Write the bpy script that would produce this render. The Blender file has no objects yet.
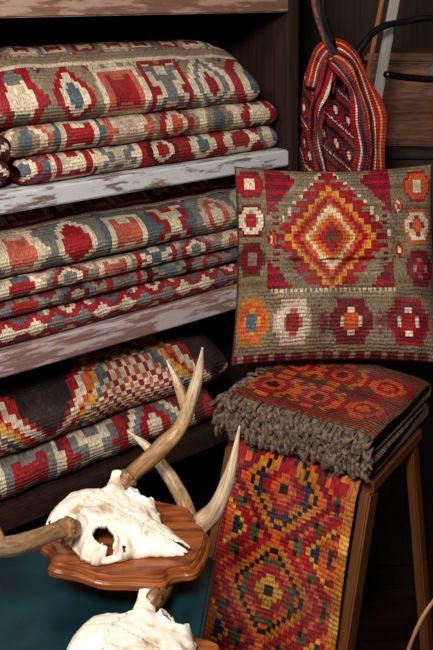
import bpy, bmesh, math, random
import numpy as np
from mathutils import Vector, noise, Matrix
random.seed(7)
scene = bpy.context.scene
try:
    scene.view_settings.view_transform = 'Standard'
except Exception: pass

# ---------------------------------------------------------------- helpers
def lin(h):
    h = h.lstrip('#')
    return tuple(((int(h[i:i+2],16)/255)**2.2) for i in (0,2,4))
PAL = {k: np.array(lin(v)) for k,v in dict(
 R='9c1e28', D='50141c', M='741e2a', C='e0cfb2', W='ece2cc', G='7a7876', B='56646e', T='94806a', O='ca582a',
 S='c4604e', Y='d6983c', K='231a1c', N='2a2e40', E='4c5234', U='5c3a26', P='cfaf9f', A='2a1c22', V='ba6e2a', H='80705a', J='705c40', Q='6a3a22').items()}

def link(o, parent=None):
    scene.collection.objects.link(o)
    if parent: o.parent = parent
    return o
def empty(name):
    e = bpy.data.objects.new(name, None); e.empty_display_size = .05
    return link(e)
def nz(x,y,z=0.0): return noise.noise(Vector((x,y,z)))

def new_mat(name):
    m = bpy.data.materials.new(name); m.use_nodes = True
    nt = m.node_tree; b = nt.nodes['Principled BSDF']
    return m, nt, b
def nd(nt, t, **kw):
    n = nt.nodes.new(t)
    for k,v in kw.items():
        if k in n.inputs.keys(): n.inputs[k].default_value = v
        else: setattr(n,k,v)
    return n

def mat_textile(name, rib=260., bump=.85, dark=.42):
    m, nt, b = new_mat(name); L = nt.links.new
    at = nd(nt,'ShaderNodeAttribute', attribute_name='Col')
    uv = nd(nt,'ShaderNodeUVMap')
    mp = nd(nt,'ShaderNodeMapping'); mp.inputs['Scale'].default_value=(1,.35,1)
    L(uv.outputs[0], mp.inputs[0])
    n1 = nd(nt,'ShaderNodeTexNoise', Scale=420., Detail=2.)
    L(mp.outputs[0], n1.inputs['Vector'])
    n2 = nd(nt,'ShaderNodeTexNoise', Scale=18., Detail=5.)
    L(uv.outputs[0], n2.inputs['Vector'])
    r1 = nd(nt,'ShaderNodeMapRange'); r1.inputs[1].default_value=.3; r1.inputs[2].default_value=.7; r1.inputs[3].default_value=dark; r1.inputs[4].default_value=1.26
    L(n1.outputs[0], r1.inputs[0])
    r2 = nd(nt,'ShaderNodeMapRange'); r2.inputs[1].default_value=.3; r2.inputs[2].default_value=.7; r2.inputs[3].default_value=.66; r2.inputs[4].default_value=1.18
    L(n2.outputs[0], r2.inputs[0])
    mu = nd(nt,'ShaderNodeMath', operation='MULTIPLY'); L(r1.outputs[0],mu.inputs[0]); L(r2.outputs[0],mu.inputs[1])
    vm = nd(nt,'ShaderNodeVectorMath', operation='SCALE'); L(at.outputs['Color'],vm.inputs[0]); L(mu.outputs[0],vm.inputs['Scale'])
    L(vm.outputs[0], b.inputs['Base Color'])
    wv = nd(nt,'ShaderNodeTexWave', Scale=rib/6.283*1.0, Distortion=3.5, Detail=3.); wv.bands_direction='Y'
    L(uv.outputs[0], wv.inputs['Vector'])
    ws = nd(nt,'ShaderNodeMath', operation='MULTIPLY'); L(wv.outputs['Fac'],ws.inputs[0]); ws.inputs[1].default_value=.7
    ad = nd(nt,'ShaderNodeMath', operation='ADD'); L(ws.outputs[0],ad.inputs[0]); L(n1.outputs[0],ad.inputs[1])
    bp = nd(nt,'ShaderNodeBump', Strength=bump, Distance=.002); L(ad.outputs[0],bp.inputs['Height'])
    L(bp.outputs[0], b.inputs['Normal'])
    b.inputs['Roughness'].default_value=.92
    b.inputs['Specular IOR Level'].default_value=.12
    return m
M_TEX = mat_textile('kilim_wool')

def mat_wood(name, c1, c2, rough=.5, scale=(3,40,40), paint=None, pamt=.5, bump=.3, psc=(14,5,5)):
    m, nt, b = new_mat(name); L = nt.links.new
    tc = nd(nt,'ShaderNodeTexCoord'); mp = nd(nt,'ShaderNodeMapping'); mp.inputs['Scale'].default_value=scale
    L(tc.outputs['Generated'], mp.inputs[0])
    n1 = nd(nt,'ShaderNodeTexNoise', Scale=2., Detail=8., Distortion=.6); L(mp.outputs[0],n1.inputs['Vector'])
    cr = nd(nt,'ShaderNodeValToRGB'); e=cr.color_ramp.elements
    e[0].position=.32; e[0].color=(*lin(c1),1); e[1].position=.68; e[1].color=(*lin(c2),1)
    L(n1.outputs[0],cr.inputs[0]); out=cr.outputs[0]
    if paint:
        n2 = nd(nt,'ShaderNodeTexNoise', Scale=1., Detail=9., Roughness=.7)
        mp2 = nd(nt,'ShaderNodeMapping'); mp2.inputs['Scale'].default_value=psc
        L(tc.outputs['Object'],mp2.inputs[0]); L(mp2.outputs[0],n2.inputs['Vector'])
        c3 = nd(nt,'ShaderNodeValToRGB'); e=c3.color_ramp.elements
        e[0].position=pamt-.03; e[0].color=(0,0,0,1); e[1].position=pamt+.03; e[1].color=(1,1,1,1)
        L(n2.outputs[0],c3.inputs[0])
        mx = nd(nt,'ShaderNodeMix', data_type='RGBA'); L(c3.outputs[0],mx.inputs[0]); L(out,mx.inputs[6])
        mx.inputs[7].default_value=(*lin(paint),1); out=mx.outputs[2]
    L(out,b.inputs['Base Color']); b.inputs['Roughness'].default_value=rough
    bp = nd(nt,'ShaderNodeBump', Strength=bump, Distance=.003); L(n1.outputs[0],bp.inputs['Height']); L(bp.outputs[0],b.inputs['Normal'])
    return m
def mat_plain(name, c, rough=.6, metal=0., c2=None, sc=30., bump=.2):
    m, nt, b = new_mat(name); L=nt.links.new
    tc = nd(nt,'ShaderNodeTexCoord')
    n1 = nd(nt,'ShaderNodeTexNoise', Scale=sc, Detail=5.); L(tc.outputs['Object'],n1.inputs['Vector'])
    cr = nd(nt,'ShaderNodeValToRGB'); e=cr.color_ramp.elements
    e[0].position=.35; e[0].color=(*lin(c),1); e[1].position=.7; e[1].color=(*lin(c2 or c),1)
    L(n1.outputs[0],cr.inputs[0]); L(cr.outputs[0],b.inputs['Base Color'])
    b.inputs['Roughness'].default_value=rough; b.inputs['Metallic'].default_value=metal
    bp = nd(nt,'ShaderNodeBump', Strength=bump, Distance=.002); L(n1.outputs[0],bp.inputs['Height']); L(bp.outputs[0],b.inputs['Normal'])
    return m

def mesh_obj(name, V, F, mat, parent=None, smooth=True, colors=None, uvs=None):
    me = bpy.data.meshes.new(name); me.from_pydata([tuple(map(float,v)) for v in V], [], F)
    me.update()
    if colors is not None:
        ca = me.color_attributes.new('Col','FLOAT_COLOR','CORNER')
        tot = np.array([len(f) for f in F])
        cc = np.repeat(np.array(colors), tot, axis=0)
        cc = np.concatenate([cc, np.ones((len(cc),1))],1).astype(np.float32)
        ca.data.foreach_set('color', cc.ravel())
    if uvs is not None:
        ul = me.uv_layers.new(name='UVMap')
        idx = np.concatenate([np.array(f) for f in F])
        ul.data.foreach_set('uv', np.array(uvs)[idx].astype(np.float32).ravel())
    me.polygons.foreach_set('use_smooth', [smooth]*len(me.polygons))
    me.materials.append(mat)
    return link(bpy.data.objects.new(name, me), parent)

def grid(n, m, base=0):
    return [(base+i*m+j, base+(i+1)*m+j, base+(i+1)*m+j+1, base+i*m+j+1) for i in range(n-1) for j in range(m-1)]

FADE=np.array(lin('80726a'))
def jit(c, x, y, a=.12):
    k = 1 + a*(random.random()-.5)*2
    k *= 1 + .20*nz(x*3, y*60, 3.3)
    f = min(.24,max(0,.08+.25*nz(x*9,y*14,8.1)))
    return np.clip((c*(1-f)+FADE*f)*k,0,1)

def box(name, O, u, v, w, dims, mat, parent=None, bev=.003, smooth=False):
    O=Vector(O); u=Vector(u); v=Vector(v); w=Vector(w)
    bm = bmesh.new()
    bmesh.ops.create_cube(bm, size=1)
    for vt in bm.verts:
        vt.co = Vector(((vt.co.x+.5)*dims[0],(vt.co.y+.5)*dims[1],(vt.co.z+.5)*dims[2]))
    if bev: bmesh.ops.bevel(bm, geom=bm.edges[:], offset=bev, segments=2, affect='EDGES')
    me=bpy.data.meshes.new(name); bm.to_mesh(me); bm.free(); me.materials.append(mat)
    o=bpy.data.objects.new(name,me)
    M=Matrix(((u.x,v.x,w.x,O.x),(u.y,v.y,w.y,O.y),(u.z,v.z,w.z,O.z),(0,0,0,1)))
    link(o,parent); o.matrix_world = M
    return o
def beam(name, p0, p1, w, t, mat, parent=None, side=(1,0,0), bev=.003):
    p0=Vector(p0); p1=Vector(p1); a=(p1-p0); L=a.length; a.normalize()
    s=Vector(side); s=(s-a*s.dot(a)).normalized(); n=a.cross(s)
    return box(name, p0-s*w/2-n*t/2, a, s, n, (L,w,t), mat, parent, bev)

def catmull(P, n):
    P=[np.array(p,float) for p in P]; P=[2*P[0]-P[1]]+P+[2*P[-1]-P[-2]]
    out=[]
    for i in range(1,len(P)-2):
        for k in range(n):
            t=k/n
            out.append(.5*((2*P[i])+(-P[i-1]+P[i+1])*t+(2*P[i-1]-5*P[i]+4*P[i+1]-P[i+2])*t*t+(-P[i-1]+3*P[i]-3*P[i+1]+P[i+2])*t**3))
    out.append(P[-2]); return out
def tube_geo(P, R, seg=12, n=8, rough=0., seed=0., ridges=0.):
    Q = catmull([tuple(p)+(r,) for p,r in zip(P,R)], n)
    V=[];F=[];T=[]
    ref=Vector((.3,.9,.2)).normalized()
    for i,q in enumerate(Q):
        c=Vector(q[:3]); r=max(q[3],.0004)
        a=Vector(Q[min(i+1,len(Q)-1)][:3])-Vector(Q[max(i-1,0)][:3]); a.normalize()
        s=(ref-a*ref.dot(a)).normalized(); ref=s; t=a.cross(s)
        for k in range(seg):
            an=2*math.pi*k/seg
            rr=r*(1+rough*nz(math.cos(an)*2.2+seed,math.sin(an)*2.2,i*.12)+ridges*nz(math.cos(an)*5+seed,math.sin(an)*5,i*.05))
            V.append(c+s*math.cos(an)*rr+t*math.sin(an)*rr); T.append(i/(len(Q)-1))
    N=len(Q)
    for i in range(N-1):
        for k in range(seg):
            F.append((i*seg+k,i*seg+(k+1)%seg,(i+1)*seg+(k+1)%seg,(i+1)*seg+k))
    F.append(tuple(range(seg))[::-1]); F.append(tuple((N-1)*seg+k for k in range(seg)))
    return V,F,T
def join_geo(parts):
    V=[];F=[];T=[]
    for v,f,t in parts:
        b=len(V); V+=v; F+=[tuple(i+b for i in q) for q in f]; T+=t
    return V,F,T
def tube(name,P,R,mat,parent=None,seg=10,n=8,rough=0.):
    V,F,T=tube_geo(P,R,seg,n,rough); return mesh_obj(name,V,F,mat,parent)

# ---------------------------------------------------------------- kilim patterns
def quant(x,q): return (math.floor(x/q)+.5)*q
# quarter motifs: rows centre->out, columns centre->out, digits index the colour set, 0 = ground
MOT=dict(
 dia =["11223344","11223344","12233440","22334400","23344000","33440000","34400000"],
 hexb=["11222333","11222333","12223333","22233330","22333300","33333000"],
 oct =["112334","113334","233340","333400","444400"],
 hk4 =["1123344","1223304","2233044","3330440","3304400","4400440","4400000"],
 hook=["11112233","11112233","22112230","22222230","33333330","33003300"],
 arrow=["22221111","22221110","22211100","33211000","33311000","33111100","31111000"],
 ess =["33112222","33111122","33331122","11331122","11333322","22211122","02222200"],
 ram =["1122221100","1220012110","2200012010","2011112010","2012222010","1112000110","0222011100","0022200000"],
 tri =["11111111","22111110","22211100","32221000","33220004","03320044","00300444","00004444"],
)
def mot(name,lx,ly):
    g=MOT[name]; r=int(ly*len(g)); c=int(lx*len(g[0]))
    if r>=len(g) or c>=len(g[0]): return 0
    return int(g[r][c])
def kil(ground, rows, q=.009):
    def f(x,y):
        for (yc,half,pitch,shape,sets,bg) in rows:
            if abs(y-yc)<half:
                if shape=='stripe': return bg
                k=math.floor(x/pitch); fx=x/pitch-k-.5; hw=pitch*.5
                st=sets[k%len(sets)]
                if shape in MOT or shape=='mix':
                    nm=shape if shape!='mix' else ('hexb','dia','ess','hook','dia','arrow')[(k*5+int(yc*97))%6]
                    d=mot(nm,abs(fx)*2,abs(y-yc)/half)
                    if d: return st[(d-1)%len(st)]
                    g=abs(y-yc)/half+abs(fx)*2
                    if g>1.72: return sets[(k+1)%len(sets)][0] if g<1.86 else st[-1]
                    return bg
                lx=quant(abs(fx*pitch),q); ly=quant(abs(y-yc),q*.8)
                if shape=='zig':
                    z=(y-yc)/half + (1-2*lx/hw)*.7
                    return st[int((z*.5+1)*2.2)%len(st)]
                elif shape=='comb':
                    return st[0] if int(x/q)%2==0 else bg
                elif shape=='cren':
                    e=(abs(fx)*2<.55)*.9+(abs(fx)*2<.25)*.5-.7
                    return st[0] if (y-yc)/half>e else st[1]
                return bg
        return ground
    return f

def folded(name, O, u, v, s0, L, v0, D, z0, T, pat, nf=1, rise=0., parent=None, seed=0., wob=.006, cell=.004, cap='R', endr=.026, endk=.58):
    u=np.array((*u,0.)); v=np.array((*v,0.)); O=np.array((*O,0.))
    prof=[]
    for k in range(5): prof.append((.12-k*.02,0.,-T-.12+k*.02))
    rb=T/(2*nf); nfront=max(8,int(1.6*T/cell))
    for k in range(nfront+1):
        w=k/nfront; fr=(w*nf)%1.0
        sn=abs(math.sin(math.pi*fr)) if k not in(0,nfront) else 0
        prof.append((rb*(1-sn**.60), T*w, -T*1.15*(1-w)))
    nt=int((D-rb)/cell)
    for k in range(1,nt+1): prof.append((rb+k*cell, T, k*cell))
    prof.append((D+.002,T*.5,D)); prof.append((D-.003,.001,D+.01))
    ns=int(L/cell)+1; m=len(prof)
    V=np.zeros((ns,m,3)); UV=np.zeros((ns,m,2))
    for i in range(ns):
        s=s0+L*i/(ns-1); d=min(i,ns-1-i)*L/(ns-1)
        f=math.sqrt(max(0,1-((endr-d)/endr)**2)) if d<endr else 1.
        ri=rise*(.7+.3*min(1,(d/.08)))
        wv=wob*nz(s*5,seed,z0*7)+wob*.5*nz(s*16,seed+4,0)
        for j,(pv,pz,py) in enumerate(prof):
            z=pz
            k=min(1,max(0,pv/.13)); k=k*k*(3-2*k)
            if pz>T*.4: z+= ri*k*(pz/T) + wob*.8*nz(s*6,pv*6,seed)*min(1,pv/.03+.3)*(pz/T) + .0026*nz(s*24,pv*18,seed+7)*min(1,pv/.02)
            z = T*.35+(z-T*.35)*(endk+(1-endk)*f)
            z=max(z, 0)
            p=O+u*(s + .004*nz(pv*10,seed,z*20))+v*(v0+pv+wv+(1-f)*.008)
            V[i,j]=(p[0],p[1],z0+z); UV[i,j]=(s,py)
    F=grid(ns,m); C=[]
    Y=[p[2] for p in prof]
    for i in range(ns-1):
        s=s0+L*(i+.5)/(ns-1)
        for j in range(m-1):
            y=(Y[j]+Y[j+1])/2
            C.append(jit(PAL[pat(s,y)],s,y))
    F.append(tuple(range(m))[::-1]); C.append(PAL[cap]*.6)
    F.append(tuple((ns-1)*m+j for j in range(m))); C.append(PAL[cap]*.6)
    return mesh_obj(name, V.reshape(-1,3), F, M_TEX, parent, True, C, UV.reshape(-1,2))

# ---------------------------------------------------------------- shelf
SO=(-.385,1.6); SU=(.775,.632); SV=(-.632,.775)
U3=(*SU,0); V3=(*SV,0); Z3=(0,0,1)
def SP(s,v,z): return (SO[0]+SU[0]*s+SV[0]*v, SO[1]+SU[1]*s+SV[1]*v, z)
M_sh0=mat_wood('shelf_wood_brown','5a382e','94705e',.6,(3,30,30),'a8887a',.50,psc=(6,40,40))
M_sh1=mat_wood('shelf_painted_white','5a463e','8a7a74',.5,(3,30,30),'c8ccce',.45,psc=(12,60,60))
M_sh2=mat_wood('shelf_wood_mauve','6a4a44','a4847e',.55,(3,40,40),'bcaeb0',.50,psc=(9,60,60))
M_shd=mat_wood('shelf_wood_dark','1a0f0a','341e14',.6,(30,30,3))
shelf=empty('wooden_shelf')
SL=-.55; LEN=.71+.55
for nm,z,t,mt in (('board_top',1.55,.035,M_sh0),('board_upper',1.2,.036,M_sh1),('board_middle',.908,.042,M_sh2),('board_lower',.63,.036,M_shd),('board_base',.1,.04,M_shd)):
    box(nm, SP(SL,0,z),U3,V3,Z3,(LEN,.42,t),mt,shelf,.003)
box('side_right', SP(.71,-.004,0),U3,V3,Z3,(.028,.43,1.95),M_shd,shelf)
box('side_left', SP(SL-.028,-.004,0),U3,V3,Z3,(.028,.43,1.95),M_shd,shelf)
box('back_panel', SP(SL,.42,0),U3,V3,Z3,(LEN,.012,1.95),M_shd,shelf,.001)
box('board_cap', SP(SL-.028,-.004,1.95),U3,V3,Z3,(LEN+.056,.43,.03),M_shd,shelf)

def F(*a,**k): folded('folded_kilim',SO,SU,SV,*a,**k)
# stack 1
pC=kil('R',[(-.022,.042,.105,'mix',['BCR','CRC','GCC','RCD'],'R'),(.04,.02,.05,'dia',['CR','BR'],'D')])
pB=kil('T',[(-.028,.050,.115,'mix',['BTCS','RCBP','CSPR','OCRT'],'P'),(.03,.008,.05,'comb',['C'],'T')])
pA=kil('T',[(-.018,.056,.112,'mix',['RCGC','BCRT','RSCT','CRGC'],'T'),(.0415,.0035,.1,'stripe',['C'],'C'),(.052,.007,.1,'stripe',['C'],'T'),
            (.082,.023,.070,'hook',['CRT','RCP','RCG'],'T'),(.109,.004,.02,'comb',['C'],'R'),
            (.14,.028,.10,'cren',['RT','RT'],'R'),(.178,.010,.03,'comb',['T'],'R'),(.22,.03,.10,'dia',['TRC','CTR'],'R'),(.30,.05,.13,'zig',['RGC'],'R')])
F(.05,.645,.012,.36,1.238,.052,pC,seed=1.)
F(.03,.66,.012,.36,1.291,.055,pB,seed=2.,cap='S')
F(.0,.635,.012,.37,1.347,.062,pA,rise=.078,seed=3.,cap='T',endr=.03,endk=.7)
F(-.5,.535,.02,.36,1.238,.10,kil('D',[(-.05,.05,.1,'dia',['CRD'],'D')]),nf=2,seed=4.)
F(-.5,.49,.02,.36,1.339,.06,kil('H',[(-.03,.03,.1,'zig',['CHT'],'H')]),seed=5.,rise=.03)
# stack 2
p2D=kil('R',[(-.028,.036,.10,'tri',['CRBG','GRCC'],'R')])
p2C=kil('D',[(-.016,.026,.11,'mix',['GRT','TDB'],'M')])
p2B=kil('S',[(-.018,.028,.10,'mix',['CRB','GCR','SCT'],'P')])
p2A=kil('G',[(-.020,.054,.115,'mix',['CSPG','RRCG','SCBC','RBCG'],'G'),(.037,.004,.1,'stripe',['R'],'C'),(.045,.004,.1,'stripe',['R'],'R'),(.075,.026,.08,'hook',['RCS','SRC','CRB'],'T'),
             (.105,.004,.1,'comb',['C'],'S'),(.145,.036,.12,'mix',['CRS','BCT','RCB'],'G'),(.21,.03,.10,'cren',['RG'],'R')])
F(-.45,1.14,.010,.36,.951,.050,p2D,seed=6.)
F(-.45,1.135,.014,.36,1.002,.032,p2C,seed=7.,cap='D')
F(-.45,1.14,.010,.36,1.035,.036,p2B,seed=8.,cap='S')
F(-.45,1.12,.016,.36,1.072,.058,p2A,rise=.035,seed=9.,cap='G',endr=.04)
# stack 3
def p3A(x,y):
    P=.40; fx=(x+.09)/P; k=math.floor(fx); d=quant(abs(fx-k-.5)*P,.011); e=quant(abs(y-.055),.0105)
    m=d*1.0+e*.95
    if m<.115: return 'A'
    br=(int(x/.011+100*P)+int((y+1)/.0105))%4
    if m<.130: return 'R'
    if m<.148: return 'C' if br else 'P'
    if m<.166: return 'OSOR'[br]
    if m<.180: return 'Y' if br else 'C'
    if m<.198: return 'BGCB'[br]
    return 'CRCS'[br]
p3B=kil('D',[(-.036,.056,.14,'mix',['RGC','GRC','CRG','RDC'],'M'),(.04,.018,.06,'dia',['CR','GR'],'D')])
F(-.45,.96,.012,.36,.667,.075,p3B,seed=10.,wob=.014)
F(-.45,1.0,.014,.36,.743,.085,p3A,rise=.03,seed=11.,cap='A',wob=.014,endr=.05)

# ---------------------------------------------------------------- cushion
def p_cush(x,y):
    if abs(x)>.985 or abs(y)>.985: return 'U'
    cx,cy=-.08,.24
    mots=[(-.86,.80,.14,.15,'oct','CRRM'),(-.86,.42,.14,.17,'oct','RTCM'),(-.86,.02,.13,.17,'oct','HMMU'),(-.84,-.60,.16,.22,'oct','BYOV'),(-.45,-.62,.18,.22,'oct','RSCP'),
          (.10,-.62,.21,.23,'oct','OCMM'),(.66,-.62,.21,.23,'oct','RCMR'),(.82,.76,.15,.17,'oct','COOR'),(.80,.34,.15,.18,'oct','ORCO'),(.80,-.10,.15,.18,'oct','RTMM'),
          (-.17,-.62,.05,.12,'dia','RQBR'),(.38,-.62,.05,.12,'dia','QTRB'),(-.66,.22,.05,.10,'dia','CROQ'),(.60,.55,.05,.09,'dia','RCOQ'),(.60,.10,.05,.09,'dia','CRQO')]
    for (mx,my,hw,hh,nm,cols) in mots:
        if abs(x-mx)<hw and abs(y-my)<hh:
            d=mot(nm,abs(x-mx)/hw,abs(y-my)/hh)
            if d: return cols[(d-1)%len(cols)]
    if y<-.30:
        if -.335<y and abs(x-cx)<.62: return 'C' if int((x+2)/.024)%2 else 'H'
        if -.375<y and abs(x-cx)<.62: return 'T'
        if y<-.92: return 'M' if int((x+2)/.05)%3 else 'T'
        return 'H'
    ax=abs(x-cx)
    if ax<.62:
        lx=quant(ax,.030); ly=quant(abs(y-cy),.038)
        m=lx/.42+ly/.56
        if m<1.0:
            cols='NQQRROOYCCOORROY'
            return cols[int(m*len(cols))]
        if m<1.09: return 'Y' if (int(ly/.038)%2==0) else 'R'
        if m<1.40:   # hooked outer border
            return 'R' if (int(ly/.038)%3!=1 or m<1.20) else 'H'
        if lx<.09: return 'S' if int(ly/.038)%2 else 'C'
        if lx>.30 and ly>.12:
            t=lx-.30
            if ly>.62-t*1.2 and ly<.62+t*.9-.02: return 'M' if int(ly/.038)%3 else 'R'
        if .50<lx<.58: return 'M' if int((y+2)/.038)%2==0 else 'H'
        if m<1.50: return 'C' if int(lx/.030)%2 and y>cy else 'H'
        return 'H' if (int((y+2)/.038)%4) else 'T'
    return 'H' if (int((y+2)/.05)%5) else 'J'
def cushion():
    n=116; W,H,T=.420,.392,.062
    c=np.array((.247,1.842,1.045)); tilt=math.atan2(.13,.345)
    ax=np.array((.998,-.02,.018)); up=np.array((0,math.sin(tilt),math.cos(tilt))); nn=np.array((0,-math.cos(tilt),math.sin(tilt)))
    V=[];UV=[];C=[];F=[]
    for side in (1,-1):
        for i in range(n+1):
            for j in range(n+1):
                x=-1+2*i/n; y=-1+2*j/n
                px=x*(1-.045*(1-y*y))-.02*(1-y); py=y*(1-.05*(1-x*x))-.02*(1-x*x)*(y>0)
                h=(max(0,(1-x**4))*max(0,(1-y**4)))**.62
                h*= 1+.18*(1-x*x)*(1-y*y)
                h+= .26*nz(x*1.7,y*1.7,4)*h + .18*nz(x*4,y*4,9)*h + .07*nz(x*9,y*9,2)*h
                h*=1-.2*abs(math.sin(6*(x+y)))*max(0,abs(x*y)-.25)
                p=c+ax*px*W/2+up*py*H/2+nn*side*(T*h*(1.0 if side>0 else .6)+.001)
                V.append(p); UV.append((x*.2,y*.2))
    for s in (0,1):
        g=grid(n+1,n+1,s*(n+1)**2)
        for k,f in enumerate(g):
            i,j=divmod(k,n); x=-1+2*(i+.5)/n; y=-1+2*(j+.5)/n
            F.append(f if s else f[::-1])
            C.append(jit(PAL[p_cush(x,y)] if s==0 else PAL['U'],x*.2,y*.2,.16))
    mesh_obj('kilim_cushion',V,F,M_TEX,None,True,C,UV)
cushion()

# ---------------------------------------------------------------- step ladder + fringed blanket + hanging kilim
LA=(.01,1.678); LU=(.831,-.556); LV=(.556,.831)
def LP(s,v,z): return (LA[0]+LU[0]*s+LV[0]*v, LA[1]+LU[1]*s+LV[1]*v, z)
M_lad=mat_wood('ladder_wood','3e2012','8c5630',.45,(3,40,40))
lad=empty('wooden_step_ladder')
box('seat',LP(0,.02,.740),(*LU,0),(*LV,0),Z3,(.295,.23,.022),M_lad,lad)
spl=.26
for s,nm in ((.01,'a'),(.284,'b')):
    beam('rail_front_'+nm,LP(s,.03,.741),LP(s-.05,.03-spl*.741,0),.020,.038,M_lad,lad,side=(*LU,0))
    beam('rail_back_'+nm,LP(s,.22,.741),LP(s,.22+.14,0),.018,.028,M_lad,lad,side=(*LU,0))
for k,z in enumerate((.50,.28,.1)):
    beam('step_%d'%k,LP(-.01,.05-spl*(.741-z),z),LP(.262,.05-spl*(.741-z),z),.018,.045,M_lad,lad,side=(0,0,1))
beam('rung_back',LP(0.01,.32,.22),LP(.284,.32,.22),.025,.016,M_lad,lad,side=(0,0,1))

def p_bl(x,y):
    if y<.006: return 'H'
    if y<.018: return 'Q' if int(x/.008)%2 else 'J'
    if y<.026: return 'R'
    for k,(mx,my) in enumerate(((.055,.085),(.15,.085),(.245,.085),(.055,.19),(.15,.19),(.245,.19))):
        if abs(x-mx)<.047 and abs(y-my)<.050:
            d=mot('hk4',abs(x-mx)/.047,abs(y-my)/.050)
            if d: return ['DORO','MORO','OROR'][k%3][(d-1)%4]
    if abs(y-.137)<.003: return 'D'
    if abs(x-.102)<.003 or abs(x-.198)<.003: return 'M'
    return 'Q' if int(y/.02)%2 else 'U'
bl=empty('fringed_blanket')
folded('fold_bottom',LA,LU,LV,-.005,.30,-.004,.28,.770,.034,lambda x,y:'J',parent=bl,seed=21.,cap='J',wob=.004)
folded('fold_top',LA,LU,LV,.0,.295,.0,.285,.804,.040,p_bl,nf=2,parent=bl,seed=22.,cap='H',wob=.007)
M_fr=mat_plain('fringe_wool','382a24',.95,0,'86705e',160.,.8)
parts=[]
def strand(p,out,l,r):
    x,y,z=p; a=random.uniform(-.9,.9)
    tx,ty=-out[1],out[0]; o=random.uniform(.5,1.3)
    P=[(x-out[0]*.012,y-out[1]*.012,z+.002),(x+out[0]*.004,y+out[1]*.004,z+.001)]
    P.append((x+out[0]*.011*o+tx*.008*a,y+out[1]*.011*o+ty*.008*a,z-l*.3))
    P.append((x+out[0]*.010*o+tx*.014*a,y+out[1]*.010*o+ty*.014*a,z-l*.8))
    P.append((x+out[0]*.003+tx*.010*a,y+out[1]*.003+ty*.010*a,z-l))
    parts.append(tube_geo(P,[r*.6,r,r*1.2,r*1.25,r*.6],6,3,.4,random.random()*9))
nout=(-LV[0],-LV[1]); lout=(-LU[0],-LU[1])
for z,ln in ((.840,.019),(.827,.020),(.812,.020),(.799,.022)):
    for k in range(84):
        s=-.004+.303*k/83+random.uniform(-.003,.003)
        q=LP(s,-.001+.008*nz(s*8,z*9),z+random.uniform(-.006,.006)); strand(q,nout,ln*random.uniform(.6,1.25),random.uniform(.0022,.0042))
for z in (.836,.818,.802):
    for k in range(50):
        v=.0+.27*k/49
        q=LP(-.002,v,z+random.uniform(-.005,.005)); strand(q,lout,.021*random.uniform(.6,1.2),random.uniform(.0024,.004))
V,FF,_=join_geo(parts); mesh_obj('fringe',V,FF,M_fr,bl)

def p_hang(x,y):
    if x>.228: return 'V' if int(y/.03)%4 else 'Y'
    if x>.219: return 'O' if int(y/.012)%2 else 'R'
    if x<.008: return 'R'
    q=.0085
    py_=.165; k=math.floor(y/py_); cx=.112
    lx=quant(abs(x-cx),q); ly=quant(abs(y-(k+.5)*py_),q)
    n=int((lx+ly*1.05)/q)
    hook=(int(lx/q)%4<2) and (int(ly/q)%4<2)
    if n<2: return 'K'
    if n<4: return 'Y' if k%2 else 'O'
    if n<6: return 'R'
    if n<8: return ('E' if hook else 'O') if k%2 else ('N' if hook else 'V')
    if n<9: return 'K'
    if n<11: return 'V' if not hook else 'O'
    if n<13: return 'R' if k%2 else 'M'
    if n<14: return 'K' if hook else 'O'
    if n<17: return 'R' if not hook else 'E'
    if n<18: return 'Y'
    return 'N' if hook else 'O'
def hanging():
    path=[]; c=.0042
    for k in range(10): path.append((.05-k*c*1.1,.7655))
    path+= [(.008,.7655),(.001,.765),(-.004,.760),(-.008,.753)]
    z=.748
    while z>.33:
        path.append((-.0105-spl*(.75-z),z)); z-=c*.95
    n=len(path); m=60; V=[];UV=[];C=[]
    for i,(v,z) in enumerate(path):
        for j in range(m):
            dd=max(0,.75-z); s=.034+.246*j/(m-1)-.05*dd
            b=.02*nz(s*5,z*4,1)*min(1,dd*5) - .012*math.sin(s*22)*min(1,dd*4)
            p=LP(s+.006*nz(z*6,0,2)*dd*4, v-.004*(dd>0)-abs(b)*.9,z); V.append(p); UV.append((s,-i*c))
    F=grid(n,m)
    for i in range(n-1):
        for j in range(m-1):
            C.append(jit(PAL[p_hang(.246*(j+.5)/(m-1),i*c)],j*c,i*c,.16))
    o=mesh_obj('hanging_kilim',V,F,M_TEX,None,True,C,UV)
    so=o.modifiers.new('thick','SOLIDIFY'); so.thickness=.003; so.offset=0
hanging()

# ---------------------------------------------------------------- table
M_teal=mat_plain('teal_paint','0e2a32',.4,0,'183e46',14.,.15)
tb=empty('teal_table')
ta=math.radians(-6); TU=(math.cos(ta),math.sin(ta),0); TV=(-math.sin(ta),math.cos(ta),0)
def TP(a,b,z): return (-.002+TU[0]*a+TV[0]*b, 1.352+TU[1]*a+TV[1]*b, z)
box('top',TP(-.45,-.62,.725),TU,TV,Z3,(.45,.62,.025),M_teal,tb,.004)
for k,(a,b) in enumerate(((-.06,-.06),(-.43,-.06),(-.06,-.60),(-.43,-.60))):
    box('leg_%d'%k,TP(a,b,0),TU,TV,Z3,(.04,.04,.726),M_teal,tb)
box('apron_back',TP(-.40,-.05,.65),TU,TV,Z3,(.35,.02,.076),M_teal,tb)
box('apron_front',TP(-.40,-.59,.65),TU,TV,Z3,(.35,.02,.076),M_teal,tb)
box('apron_right',TP(-.04,-.57,.65),TU,TV,Z3,(.02,.52,.076),M_teal,tb)

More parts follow.
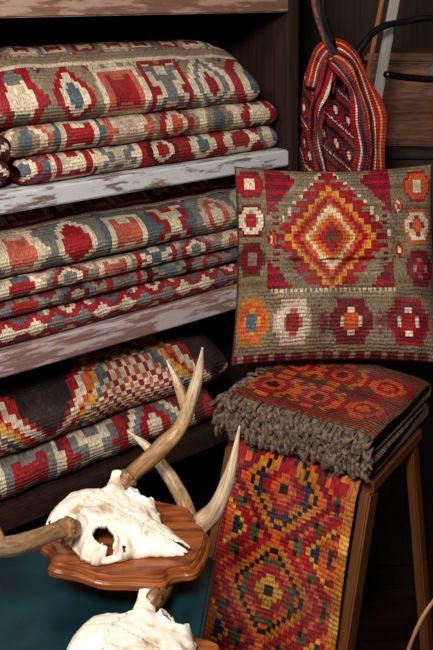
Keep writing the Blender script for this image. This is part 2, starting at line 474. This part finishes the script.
# ---------------------------------------------------------------- deer mounts
M_plaq=mat_wood('plaque_walnut','5a2612','a45e34',.25,(2,9,9),bump=.06)
def mat_bone():
    m, nt, b = new_mat('bone'); L=nt.links.new
    tc=nd(nt,'ShaderNodeTexCoord'); n1=nd(nt,'ShaderNodeTexNoise',Scale=30.,Detail=7.); L(tc.outputs['Object'],n1.inputs['Vector'])
    cr=nd(nt,'ShaderNodeValToRGB'); e=cr.color_ramp.elements
    e[0].position=.30; e[0].color=(*lin('b89870'),1); e[1].position=.46; e[1].color=(*lin('f4eadc'),1)
    L(n1.outputs[0],cr.inputs[0])
    at=nd(nt,'ShaderNodeAttribute',attribute_name='Col')
    mx=nd(nt,'ShaderNodeMix',data_type='RGBA'); mx.blend_type='MULTIPLY'; mx.inputs[0].default_value=1.
    L(cr.outputs[0],mx.inputs[6]); L(at.outputs['Color'],mx.inputs[7])
    L(mx.outputs[2],b.inputs['Base Color'])
    v=nd(nt,'ShaderNodeTexNoise',Scale=130.,Detail=7.); L(tc.outputs['Object'],v.inputs['Vector'])
    bp=nd(nt,'ShaderNodeBump',Strength=.5,Distance=.003); L(v.outputs[0],bp.inputs['Height']); L(bp.outputs[0],b.inputs['Normal'])
    b.inputs['Roughness'].default_value=.55
    return m
M_bone=mat_bone()
def mat_antler():
    m, nt, b = new_mat('antler'); L=nt.links.new
    at=nd(nt,'ShaderNodeAttribute',attribute_name='Col')
    uv=nd(nt,'ShaderNodeUVMap'); mp=nd(nt,'ShaderNodeMapping'); mp.inputs['Scale'].default_value=(14,2.6,1)
    L(uv.outputs[0],mp.inputs[0])
    n1=nd(nt,'ShaderNodeTexNoise',Scale=1.,Detail=7.,Distortion=.5); L(mp.outputs[0],n1.inputs['Vector'])
    mr=nd(nt,'ShaderNodeMapRange'); mr.inputs[1].default_value=.35; mr.inputs[2].default_value=.65; mr.inputs[3].default_value=.55; mr.inputs[4].default_value=1.12
    L(n1.outputs[0],mr.inputs[0])
    vm=nd(nt,'ShaderNodeVectorMath',operation='SCALE'); L(at.outputs['Color'],vm.inputs[0]); L(mr.outputs[0],vm.inputs['Scale'])
    L(vm.outputs[0],b.inputs['Base Color']); b.inputs['Roughness'].default_value=.38
    bp=nd(nt,'ShaderNodeBump',Strength=.5,Distance=.002); L(n1.outputs[0],bp.inputs['Height']); L(bp.outputs[0],b.inputs['Normal'])
    return m
M_ant=mat_antler()
def antler(name, branches, parent):
    V=[];F=[];C=[];UV=[]
    c0=np.array(lin('80583a')); c1=np.array(lin('aa8258')); c2=np.array(lin('e0ccae'))
    for bi,(P,R) in enumerate(branches):
        v,f,t=tube_geo(P,R,24,12,.12,bi*3.,.16)
        b=len(V); V+=v
        for i in range(len(v)): UV.append(((i%24)/24.,t[i]*6+bi*7))
        for q in f:
            F.append(tuple(i+b for i in q)); tt=sum(t[i] for i in q)/len(q)
            if bi>0: tt=.45+.55*tt
            C.append(c0*(1-tt*2)+c1*tt*2 if tt<.5 else c1*(2-2*tt)+c2*(2*tt-1))
        if bi==0:
            p=Vector(P[1]); a=(Vector(P[2])-Vector(P[0])).normalized(); s=a.orthogonal().normalized(); tt=a.cross(s)
            for k in range(15):
                an=2*math.pi*k/15; c=p+(s*math.cos(an)+tt*math.sin(an))*R[1]*.92; r=R[1]*random.uniform(.12,.22)
                b=len(V)
                vv,ff,_=tube_geo([c-a*r,c-a*r*.5,c+a*r*.5,c+a*r],[r*.2,r,r,r*.2],6,2)
                V+=vv; UV+=[(0,0)]*len(vv)
                for q in ff: F.append(tuple(i+b for i in q)); C.append(c0*1.2)
    mesh_obj(name,V,F,M_ant,parent,True,C,UV)

def plaque(parent,c,f,z0,th=.018):
    l=(-f[1],f[0])
    cor=[(.118,-.052),(.124,-.01),(.118,.030),(.098,.048),(.085,.062),(.08,.082),(.04,.088),(0,.094),(-.04,.088),(-.078,.082),(-.083,.062),(-.097,.048),(-.114,.036),
         (-.118,0),(-.114,-.040),(-.096,-.055),(-.085,-.068),(-.08,-.088),(-.04,-.092),(0,-.1),(.04,-.094),(.08,-.088),(.086,-.072),(.1,-.062)]
    sm=[]; n=len(cor)
    for i in range(n):
        p0,p1,p2,p3=[np.array(cor[(i+k)%n]) for k in (-1,0,1,2)]
        for k in range(4):
            t=k/4; sm.append(.5*((2*p1)+(-p0+p2)*t+(2*p0-5*p1+4*p2-p3)*t*t+(-p0+3*p1-3*p2+p3)*t**3))
    prof=[(0.94,0),(1.0,.0),(1.0,th*.35),(.985,th*.42),(.965,th*.5),(.945,th*.8),(.93,th*.86),(.925,th),(.9,th)]
    V=[];F=[];N=len(sm)
    for sc,z in prof:
        for p in sm:
            x,y=p*sc; V.append((c[0]+f[0]*x+l[0]*y,c[1]+f[1]*x+l[1]*y,z0+z))
    for i in range(len(prof)-1):
        for k in range(N): F.append((i*N+k,i*N+(k+1)%N,(i+1)*N+(k+1)%N,(i+1)*N+k))
    F.append(tuple(range(N))[::-1]); F.append(tuple((len(prof)-1)*N+k for k in range(N)))
    mesh_obj('plaque',V,F,M_plaq,parent,False)

def skull(parent,o,f,seed=0):
    """deer skull plate: bone shell with orbits, brow ridges, sutures, split nasals and pedicles"""
    l=(-f[1],f[0])
    WX=[-.078,-.074,-.064,-.042,-.022,-.004,.015,.035,.052,.064,.078,.095,.112,.126,.140]
    WY=[.014, .034, .046, .050, .055, .065,.075,.077,.070,.056,.040,.030,.021,.015,.007]
    AX=[-.078,-.062,-.035,-.010,.015,.040,.065,.095,.120,.140]
    AH=[.014, .030, .042, .043,.038,.033,.027,.019,.012,.006]
    nx,ny=150,100
    def hgt(x,t):
        w=np.interp(x,WX,WY)*(1+.10*nz(x*45,(1 if t>0 else -1)*3.,seed)+.05*nz(x*140,(1 if t>0 else -1)*3.,seed)); y=t*w; a=np.interp(x,AX,AH)
        h=.003+a*max(0,1-abs(t)**2.6)**.62
        ay=abs(y)
        r=math.hypot((x-.036)/.016,(ay-.054)/.0095)
        h+=.0085*math.exp(-((r-1.22)/.22)**2)*(1.0 if ay<.064 else .4)
        h-=.010*math.exp(-(((x-.072)/.012)**2+((ay-.030)/.008)**2))
        h+=.010*math.exp(-(((x+.004)/.016)**2+((ay-.042)/.014)**2))
        h-=.009*math.exp(-(((x+.036)/.016)**2+((ay-.040)/.010)**2))
        h-=.0022*math.exp(-((y+.0008*math.sin(x*900))/.0011)**2)
        h-=.0020*math.exp(-((x+.024+.004*math.sin(y*500)*.5-ay*.25)/.0012)**2)
        h-=.0016*math.exp(-((x-.070-.3*(ay)-.001*math.sin(y*900))/.0012)**2)
        h+=.0020*nz(x*40,y*40,seed)+.0010*nz(x*120,y*120,seed+2)
        return x,y,max(h,.0015),r
    V=[];F=[];C=[];info=[]
    for i in range(nx+1):
        x=-.078+.218*i/nx
        for j in range(ny+1):
            t=-1+2*j/ny
            px,py,h,r=hgt(x,t)
            V.append((o[0]+f[0]*px+l[0]*py,o[1]+f[1]*px+l[1]*py,o[2]+h)); info.append((px,py,h,r,t))
    for q in grid(nx+1,ny+1):
        px=sum(info[k][0] for k in q)/4; py=sum(info[k][1] for k in q)/4; r=sum(info[k][3] for k in q)/4; t=sum(info[k][4] for k in q)/4
        if r<1.0: continue
        if px>.112 and abs(py)<.0022*(px-.10)/.02: continue
        pit=nz(px*70,py*70,seed+11)
        if abs(t)>.80 and pit>.32: continue
        F.append(q)
        c=np.array((1.,1.,1.))
        dk=.45*math.exp(-((py+.0008*math.sin(px*900))/.0011)**2)+.5*math.exp(-((px+.024+.004*math.sin(py*500)*.5-abs(py)*.25)/.0012)**2)+.35*math.exp(-((px-.070-.3*abs(py))/.0014)**2)
        dk+=.35*max(0,(abs(t)-.86)/.14)+.25*math.exp(-((r-1.0)/.12)**2)
        dk=min(.8,dk); c=c*(1-dk)+np.array(lin('8a5c34'))*dk
        C.append(c)
    ob=mesh_obj('skull',V,F,M_bone,parent,True,C)
    so=ob.modifiers.new('shell','SOLIDIFY'); so.thickness=.0028; so.offset=-1
    parts=[]
    for s in (1,-1):
        def W(x,y,z): return (o[0]+f[0]*x+l[0]*y,o[1]+f[1]*x+l[1]*y,o[2]+z)
        parts.append(tube_geo([W(-.004,s*.040,.020),W(-.006,s*.050,.033),W(-.009,s*.060,.040),W(-.011,s*.068,.046)],[.017,.0150,.0120,.0115],18,6,.12,s))
        parts.append(tube_geo([W(.064,s*.050,.008),W(.045,s*.067,.006),W(.020,s*.071,.0055),W(-.006,s*.061,.008)],[.005,.0045,.004,.005],10,5,.2,s))
    V,FF,_=join_geo(parts); mesh_obj('pedicles',V,FF,M_bone,parent,True,[np.array((1.,.96,.9))]*len(FF))

FU=(.911,-.412)
m1=empty('deer_skull_mount')
plaque(m1,(-.132,1.298),(.978,-.208),.801)
skull(m1,(-.166,1.303,.818),FU,0)
antler('antler_right',[([(-.142,1.351,.853),(-.134,1.362,.861),(-.127,1.368,.865),(-.087,1.40,.8865),(-.058,1.415,.911),(-.043,1.42,.945),(-.028,1.42,.997),(-.022,1.41,1.04)],
   [.010,.0148,.0115,.0135,.0110,.0105,.0072,.0012]),
   ([(-.046,1.418,.934),(-.063,1.43,.977),(-.080,1.44,1.008)],[.009,.0062,.001])],m1)
antler('antler_left',[([(-.194,1.244,.856),(-.204,1.233,.862),(-.214,1.223,.866),(-.242,1.178,.880),(-.274,1.12,.908),(-.308,1.09,.964),(-.33,1.1,1.05)],
   [.010,.0148,.0112,.0122,.0108,.008,.0015]),([(-.270,1.125,.906),(-.30,1.16,.94),(-.31,1.18,.98)],[.008,.006,.001])],m1)
m2=empty('deer_skull_mount')
plaque(m2,(-.088,1.085),(.978,-.208),.751)
skull(m2,(-.108,1.108,.768),FU,5)
antler('antler_right',[([(-.089,1.159,.806),(-.083,1.169,.810),(-.077,1.182,.800),(-.066,1.24,.785),(-.05,1.32,.782),(-.034,1.375,.776),(-.002,1.38,.805),(.022,1.385,.860),(.036,1.39,.927)],
   [.009,.0125,.0095,.0095,.0095,.015,.0125,.0085,.0012]),
   ([(-.036,1.37,.775),(-.053,1.43,.79),(-.084,1.46,.822),(-.113,1.48,.847),(-.147,1.49,.870)],[.012,.0118,.0102,.007,.001])],m2)
antler('antler_left',[([(-.141,1.046,.808),(-.147,1.036,.812),(-.155,1.028,.812),(-.19,.985,.82),(-.24,.94,.85),(-.27,.92,.92)],[.009,.0125,.01,.010,.008,.001])],m2)

# ---------------------------------------------------------------- background objects at right
def ribbon(name,P,width,cols,parent,seg=8,yb=.35,lump=0.):
    Q=catmull(P,seg); m=len(cols)*2+1; V=[];UV=[];C=[]
    for i,q in enumerate(Q):
        a=Vector(Q[min(i+1,len(Q)-1)])-Vector(Q[max(i-1,0)]); a.normalize()
        n=Vector((-a.z,yb,a.x)); n=(n-a*n.dot(a)).normalized(); b=a.cross(n)
        ww=width*(1+.25*nz(i*.11,lump,2))
        for j in range(m):
            w=j/(m-1)-.5
            p=Vector(q)+n*w*ww+b*(.006*math.cos(w*3.0)+.0008*math.cos(j*math.pi)+.018*nz(w*3,i*.10,lump))
            V.append(p); UV.append((w*width,i*.01))
    F=grid(len(Q),m)
    for i in range(len(Q)-1):
        for j in range(m-1): C.append(jit(PAL[cols[j//2]],j*.01,i*.01,.08))
    o=mesh_obj(name,V,F,M_TEX,parent,True,C,UV)
    so=o.modifiers.new('t','SOLIDIFY'); so.thickness=.003; so.offset=0
bag=empty('woven_shoulder_bag')
ribbon('strap',[(.236,2.08,1.37),(.246,2.07,1.42),(.268,2.05,1.452),(.296,2.035,1.432),(.322,2.03,1.38),(.340,2.03,1.32),(.348,2.04,1.25),(.347,2.06,1.17),(.34,2.10,1.05)],.074,'RRRCRNNRRRYRKKRRCRRRYRRR',bag,lump=1.)
ribbon('strap_tail',[(.262,2.05,1.44),(.246,2.045,1.38),(.228,2.04,1.33),(.222,2.04,1.27),(.236,2.045,1.20),(.25,2.07,1.1)],.036,'RRKKRRCNNRR',bag,lump=4.)
def bagbody():
    n=110;m=150;V=[];UV=[];C=[]
    for i in range(n):
        z=1.0+.440*i/(n-1); t=i/(n-1)
        hw=.080*(1-.48*t**3.5); hd=.030*(1-.6*t)+.003
        for j in range(m):
            a=2*math.pi*j/m
            w=1+.2*nz(math.cos(a)*2,math.sin(a)*2,z*9)
            fold=.013*math.sin(a*7+z*22+3*nz(z*8,1,1))*(.5+.5*(1-t))
            V.append((.280-.015*t+hw*math.cos(a)*w,2.125+(hd*w+fold)*math.sin(a),z)); UV.append((a*.03,z))
    F=[]
    for i in range(n-1):
        for j in range(m):
            F.append((i*m+j,i*m+(j+1)%m,(i+1)*m+(j+1)%m,(i+1)*m+j))
            x=j*.0036; y=i*.0039+x*.75
            k=math.floor(y/.040)
            if k%2:
                d=mot('dia' if k%4==1 else 'hexb',abs((x/.036)%1-.5)*2,abs((y/.040)%1-.5)*2)
                c=('NCRKR' if k%4==1 else 'RCNRK')[d%5]
            else: c='RRRNNCRRKKKD'[int(y/.0034)%12]
            C.append(jit(PAL[c],x,y,.12))
    F.append(tuple((n-1)*m+j for j in range(m))); C.append(PAL['R'])
    F.append(tuple(range(m))[::-1]); C.append(PAL['R'])
    mesh_obj('body',V,F,M_TEX,bag,True,C,UV)
bagbody()
M_black=mat_plain('black_leather','0c0b0c',.35,0,'1c1a1c',60.)
M_blue=mat_plain('dark_cord','161c2c',.8,0,'2c2430',80.)
M_redc=mat_plain('red_cord','5a1a1c',.8,0,'7a5a30',90.)
tube('hanging_cord',[(.232,2.02,1.75),(.225,2.03,1.62),(.235,2.03,1.52),(.26,2.04,1.47),(.28,2.05,1.45)],[.008]*5,M_blue,bag)
tube('handle_cord',[(.215,2.00,1.75),(.238,2.01,1.66),(.218,2.02,1.58),(.240,2.03,1.50),(.265,2.05,1.45)],[.006]*5,M_redc,bag)
tube('handle_strap',[(.250,2.00,1.75),(.246,2.01,1.66),(.240,2.02,1.56),(.258,2.03,1.50),(.275,2.05,1.45)],[.006]*5,M_black,bag)
M_cr=mat_wood('crate_wood','3a2214','7e4e30',.5,(3,12,12))
M_dk=mat_wood('dark_wood','140c08','2e1c12',.6,(8,8,2))
cab=empty('wooden_cabinet')
box('carcass',(.36,2.42,0),(1,0,0),(0,1,0),Z3,(.62,.4,1.15),M_dk,cab)
box('top',(.34,2.40,1.15),(1,0,0),(0,1,0),Z3,(.66,.43,.022),M_dk,cab)
box('door_a',(.38,2.408,.06),(1,0,0),(0,1,0),Z3,(.28,.014,1.05),M_dk,cab)
box('door_b',(.68,2.408,.06),(1,0,0),(0,1,0),Z3,(.28,.014,1.05),M_dk,cab)
cr=empty('wooden_crate')
cx=(.996,-.087,0); cy=(.087,.996,0)
def CP(a,b,z): return (.41+cx[0]*a+cy[0]*b,2.46+cx[1]*a+cy[1]*b,z)
box('box',CP(0,0,1.174),cx,cy,Z3,(.36,.22,.225),M_cr,cr,.006)
box('lid',CP(-.006,-.006,1.40),cx,cy,Z3,(.372,.232,.028),M_cr,cr,.008)
box('latch_plate',CP(.155,-.006,1.34),cx,cy,Z3,(.04,.008,.03),M_cr,cr,.002)
M_met=mat_plain('worn_metal','4a443c',.4,.6,'8a8070',40.)
box('latch',CP(.165,-.018,1.36),cx,cy,Z3,(.02,.01,.04),M_met,cr,.002)
M_pole=mat_wood('pole_wood','6a6660','a8a49c',.4,(3,30,30))
beam('leaning_pole',(.16,2.24,.0),(.462,2.18,1.75),.024,.016,M_pole)
M_or=mat_wood('orange_wood','7a3c14','b86a2c',.4,(3,30,30))
beam('leaning_slat',(.13,2.32,.0),(.45,2.27,1.75),.010,.012,M_or)
tube('black_leather_strap',[(.31,2.08,1.42),(.34,2.10,1.47),(.385,2.12,1.51),(.45,2.14,1.525),(.53,2.15,1.53),(.60,2.17,1.48),(.60,2.18,1.41),(.54,2.18,1.385),(.46,2.16,1.39),(.40,2.13,1.40)],
     [.0085]*10,M_black)
mf=empty('metal_hoop_frame')
M_cop=mat_plain('copper_tube','a87050',.35,.5,'d8a880',20.)
tube('hoop',[(.222,1.20,0.0),(.222,1.20,.35),(.226,1.20,.60),(.246,1.20,.690),(.282,1.205,.770),(.34,1.215,.81),(.43,1.22,.80),(.48,1.22,.70),(.49,1.22,.35),(.49,1.22,0)],[.0026]*10,M_cop,mf)
tube('cross_bar',[(.222,1.20,.25),(.35,1.21,.25),(.49,1.22,.25)],[.003]*3,M_cop,mf)
for k in range(2):
    x=.225+k*.262
    tube('foot_%d'%k,[(x,1.14,.004),(x,1.20,.006),(x,1.26,.004)],[.004]*3,M_cop,mf)

# ---------------------------------------------------------------- room
M_wall=mat_wood('wall_dark_boards','1a0f09','38241a',.7,(40,3,2))
M_floor=mat_wood('floor_boards','1c120c','3a2618',.5,(6,40,1))
M_ceil=mat_plain('ceiling_paint','2a221c',.9)
X3=(1,0,0);Y3=(0,1,0)
box('floor',(-1.6,-1.0,-.05),X3,Y3,Z3,(3.2,4.2,.05),M_floor,None,0)
box('wall_back',(-1.6,3.15,0),X3,Y3,Z3,(3.2,.05,2.6),M_wall,None,0)
box('wall_left',(-1.6,-1.0,0),X3,Y3,Z3,(.05,4.15,2.6),M_wall,None,0)
box('wall_right',(1.55,-1.0,0),X3,Y3,Z3,(.05,4.15,2.6),M_wall,None,0)
box('ceiling',(-1.6,-1.0,2.6),X3,Y3,Z3,(3.2,4.2,.05),M_ceil,None,0)
for k in range(14):
    box('trim_%d'%(k+1),(-1.5+k*.22,3.135,0),X3,Y3,Z3,(.02,.015,2.6),M_wall,None,.002)

# ---------------------------------------------------------------- lights
def area(name,loc,tgt,size,power,col):
    l=bpy.data.lights.new(name,'AREA'); l.size=size; l.energy=power; l.color=col
    o=link(bpy.data.objects.new(name,l)); o.location=loc
    o.rotation_euler=(Vector(tgt)-Vector(loc)).to_track_quat('-Z','Y').to_euler()
area('window_light',(-.25,-.20,2.32),(0.10,1.75,1.02),.42,50,(1,.925,.83))
area('side_light',(-1.0,.5,2.4),(0,1.5,.8),.35,18,(1,.95,.88))
w=bpy.data.worlds.new('w'); scene.world=w; w.use_nodes=True
w.node_tree.nodes['Background'].inputs[0].default_value=(.7,.6,.55,1); w.node_tree.nodes['Background'].inputs[1].default_value=.02

cam=bpy.data.cameras.new('camera'); co=link(bpy.data.objects.new('camera',cam))
cam.sensor_fit='VERTICAL'; cam.sensor_height=36; cam.lens=900*36/650; cam.shift_y=-335/650
cam.clip_start=.01
co.location=(0,0,1.6); co.rotation_euler=(math.radians(90),0,0)
scene.camera=co
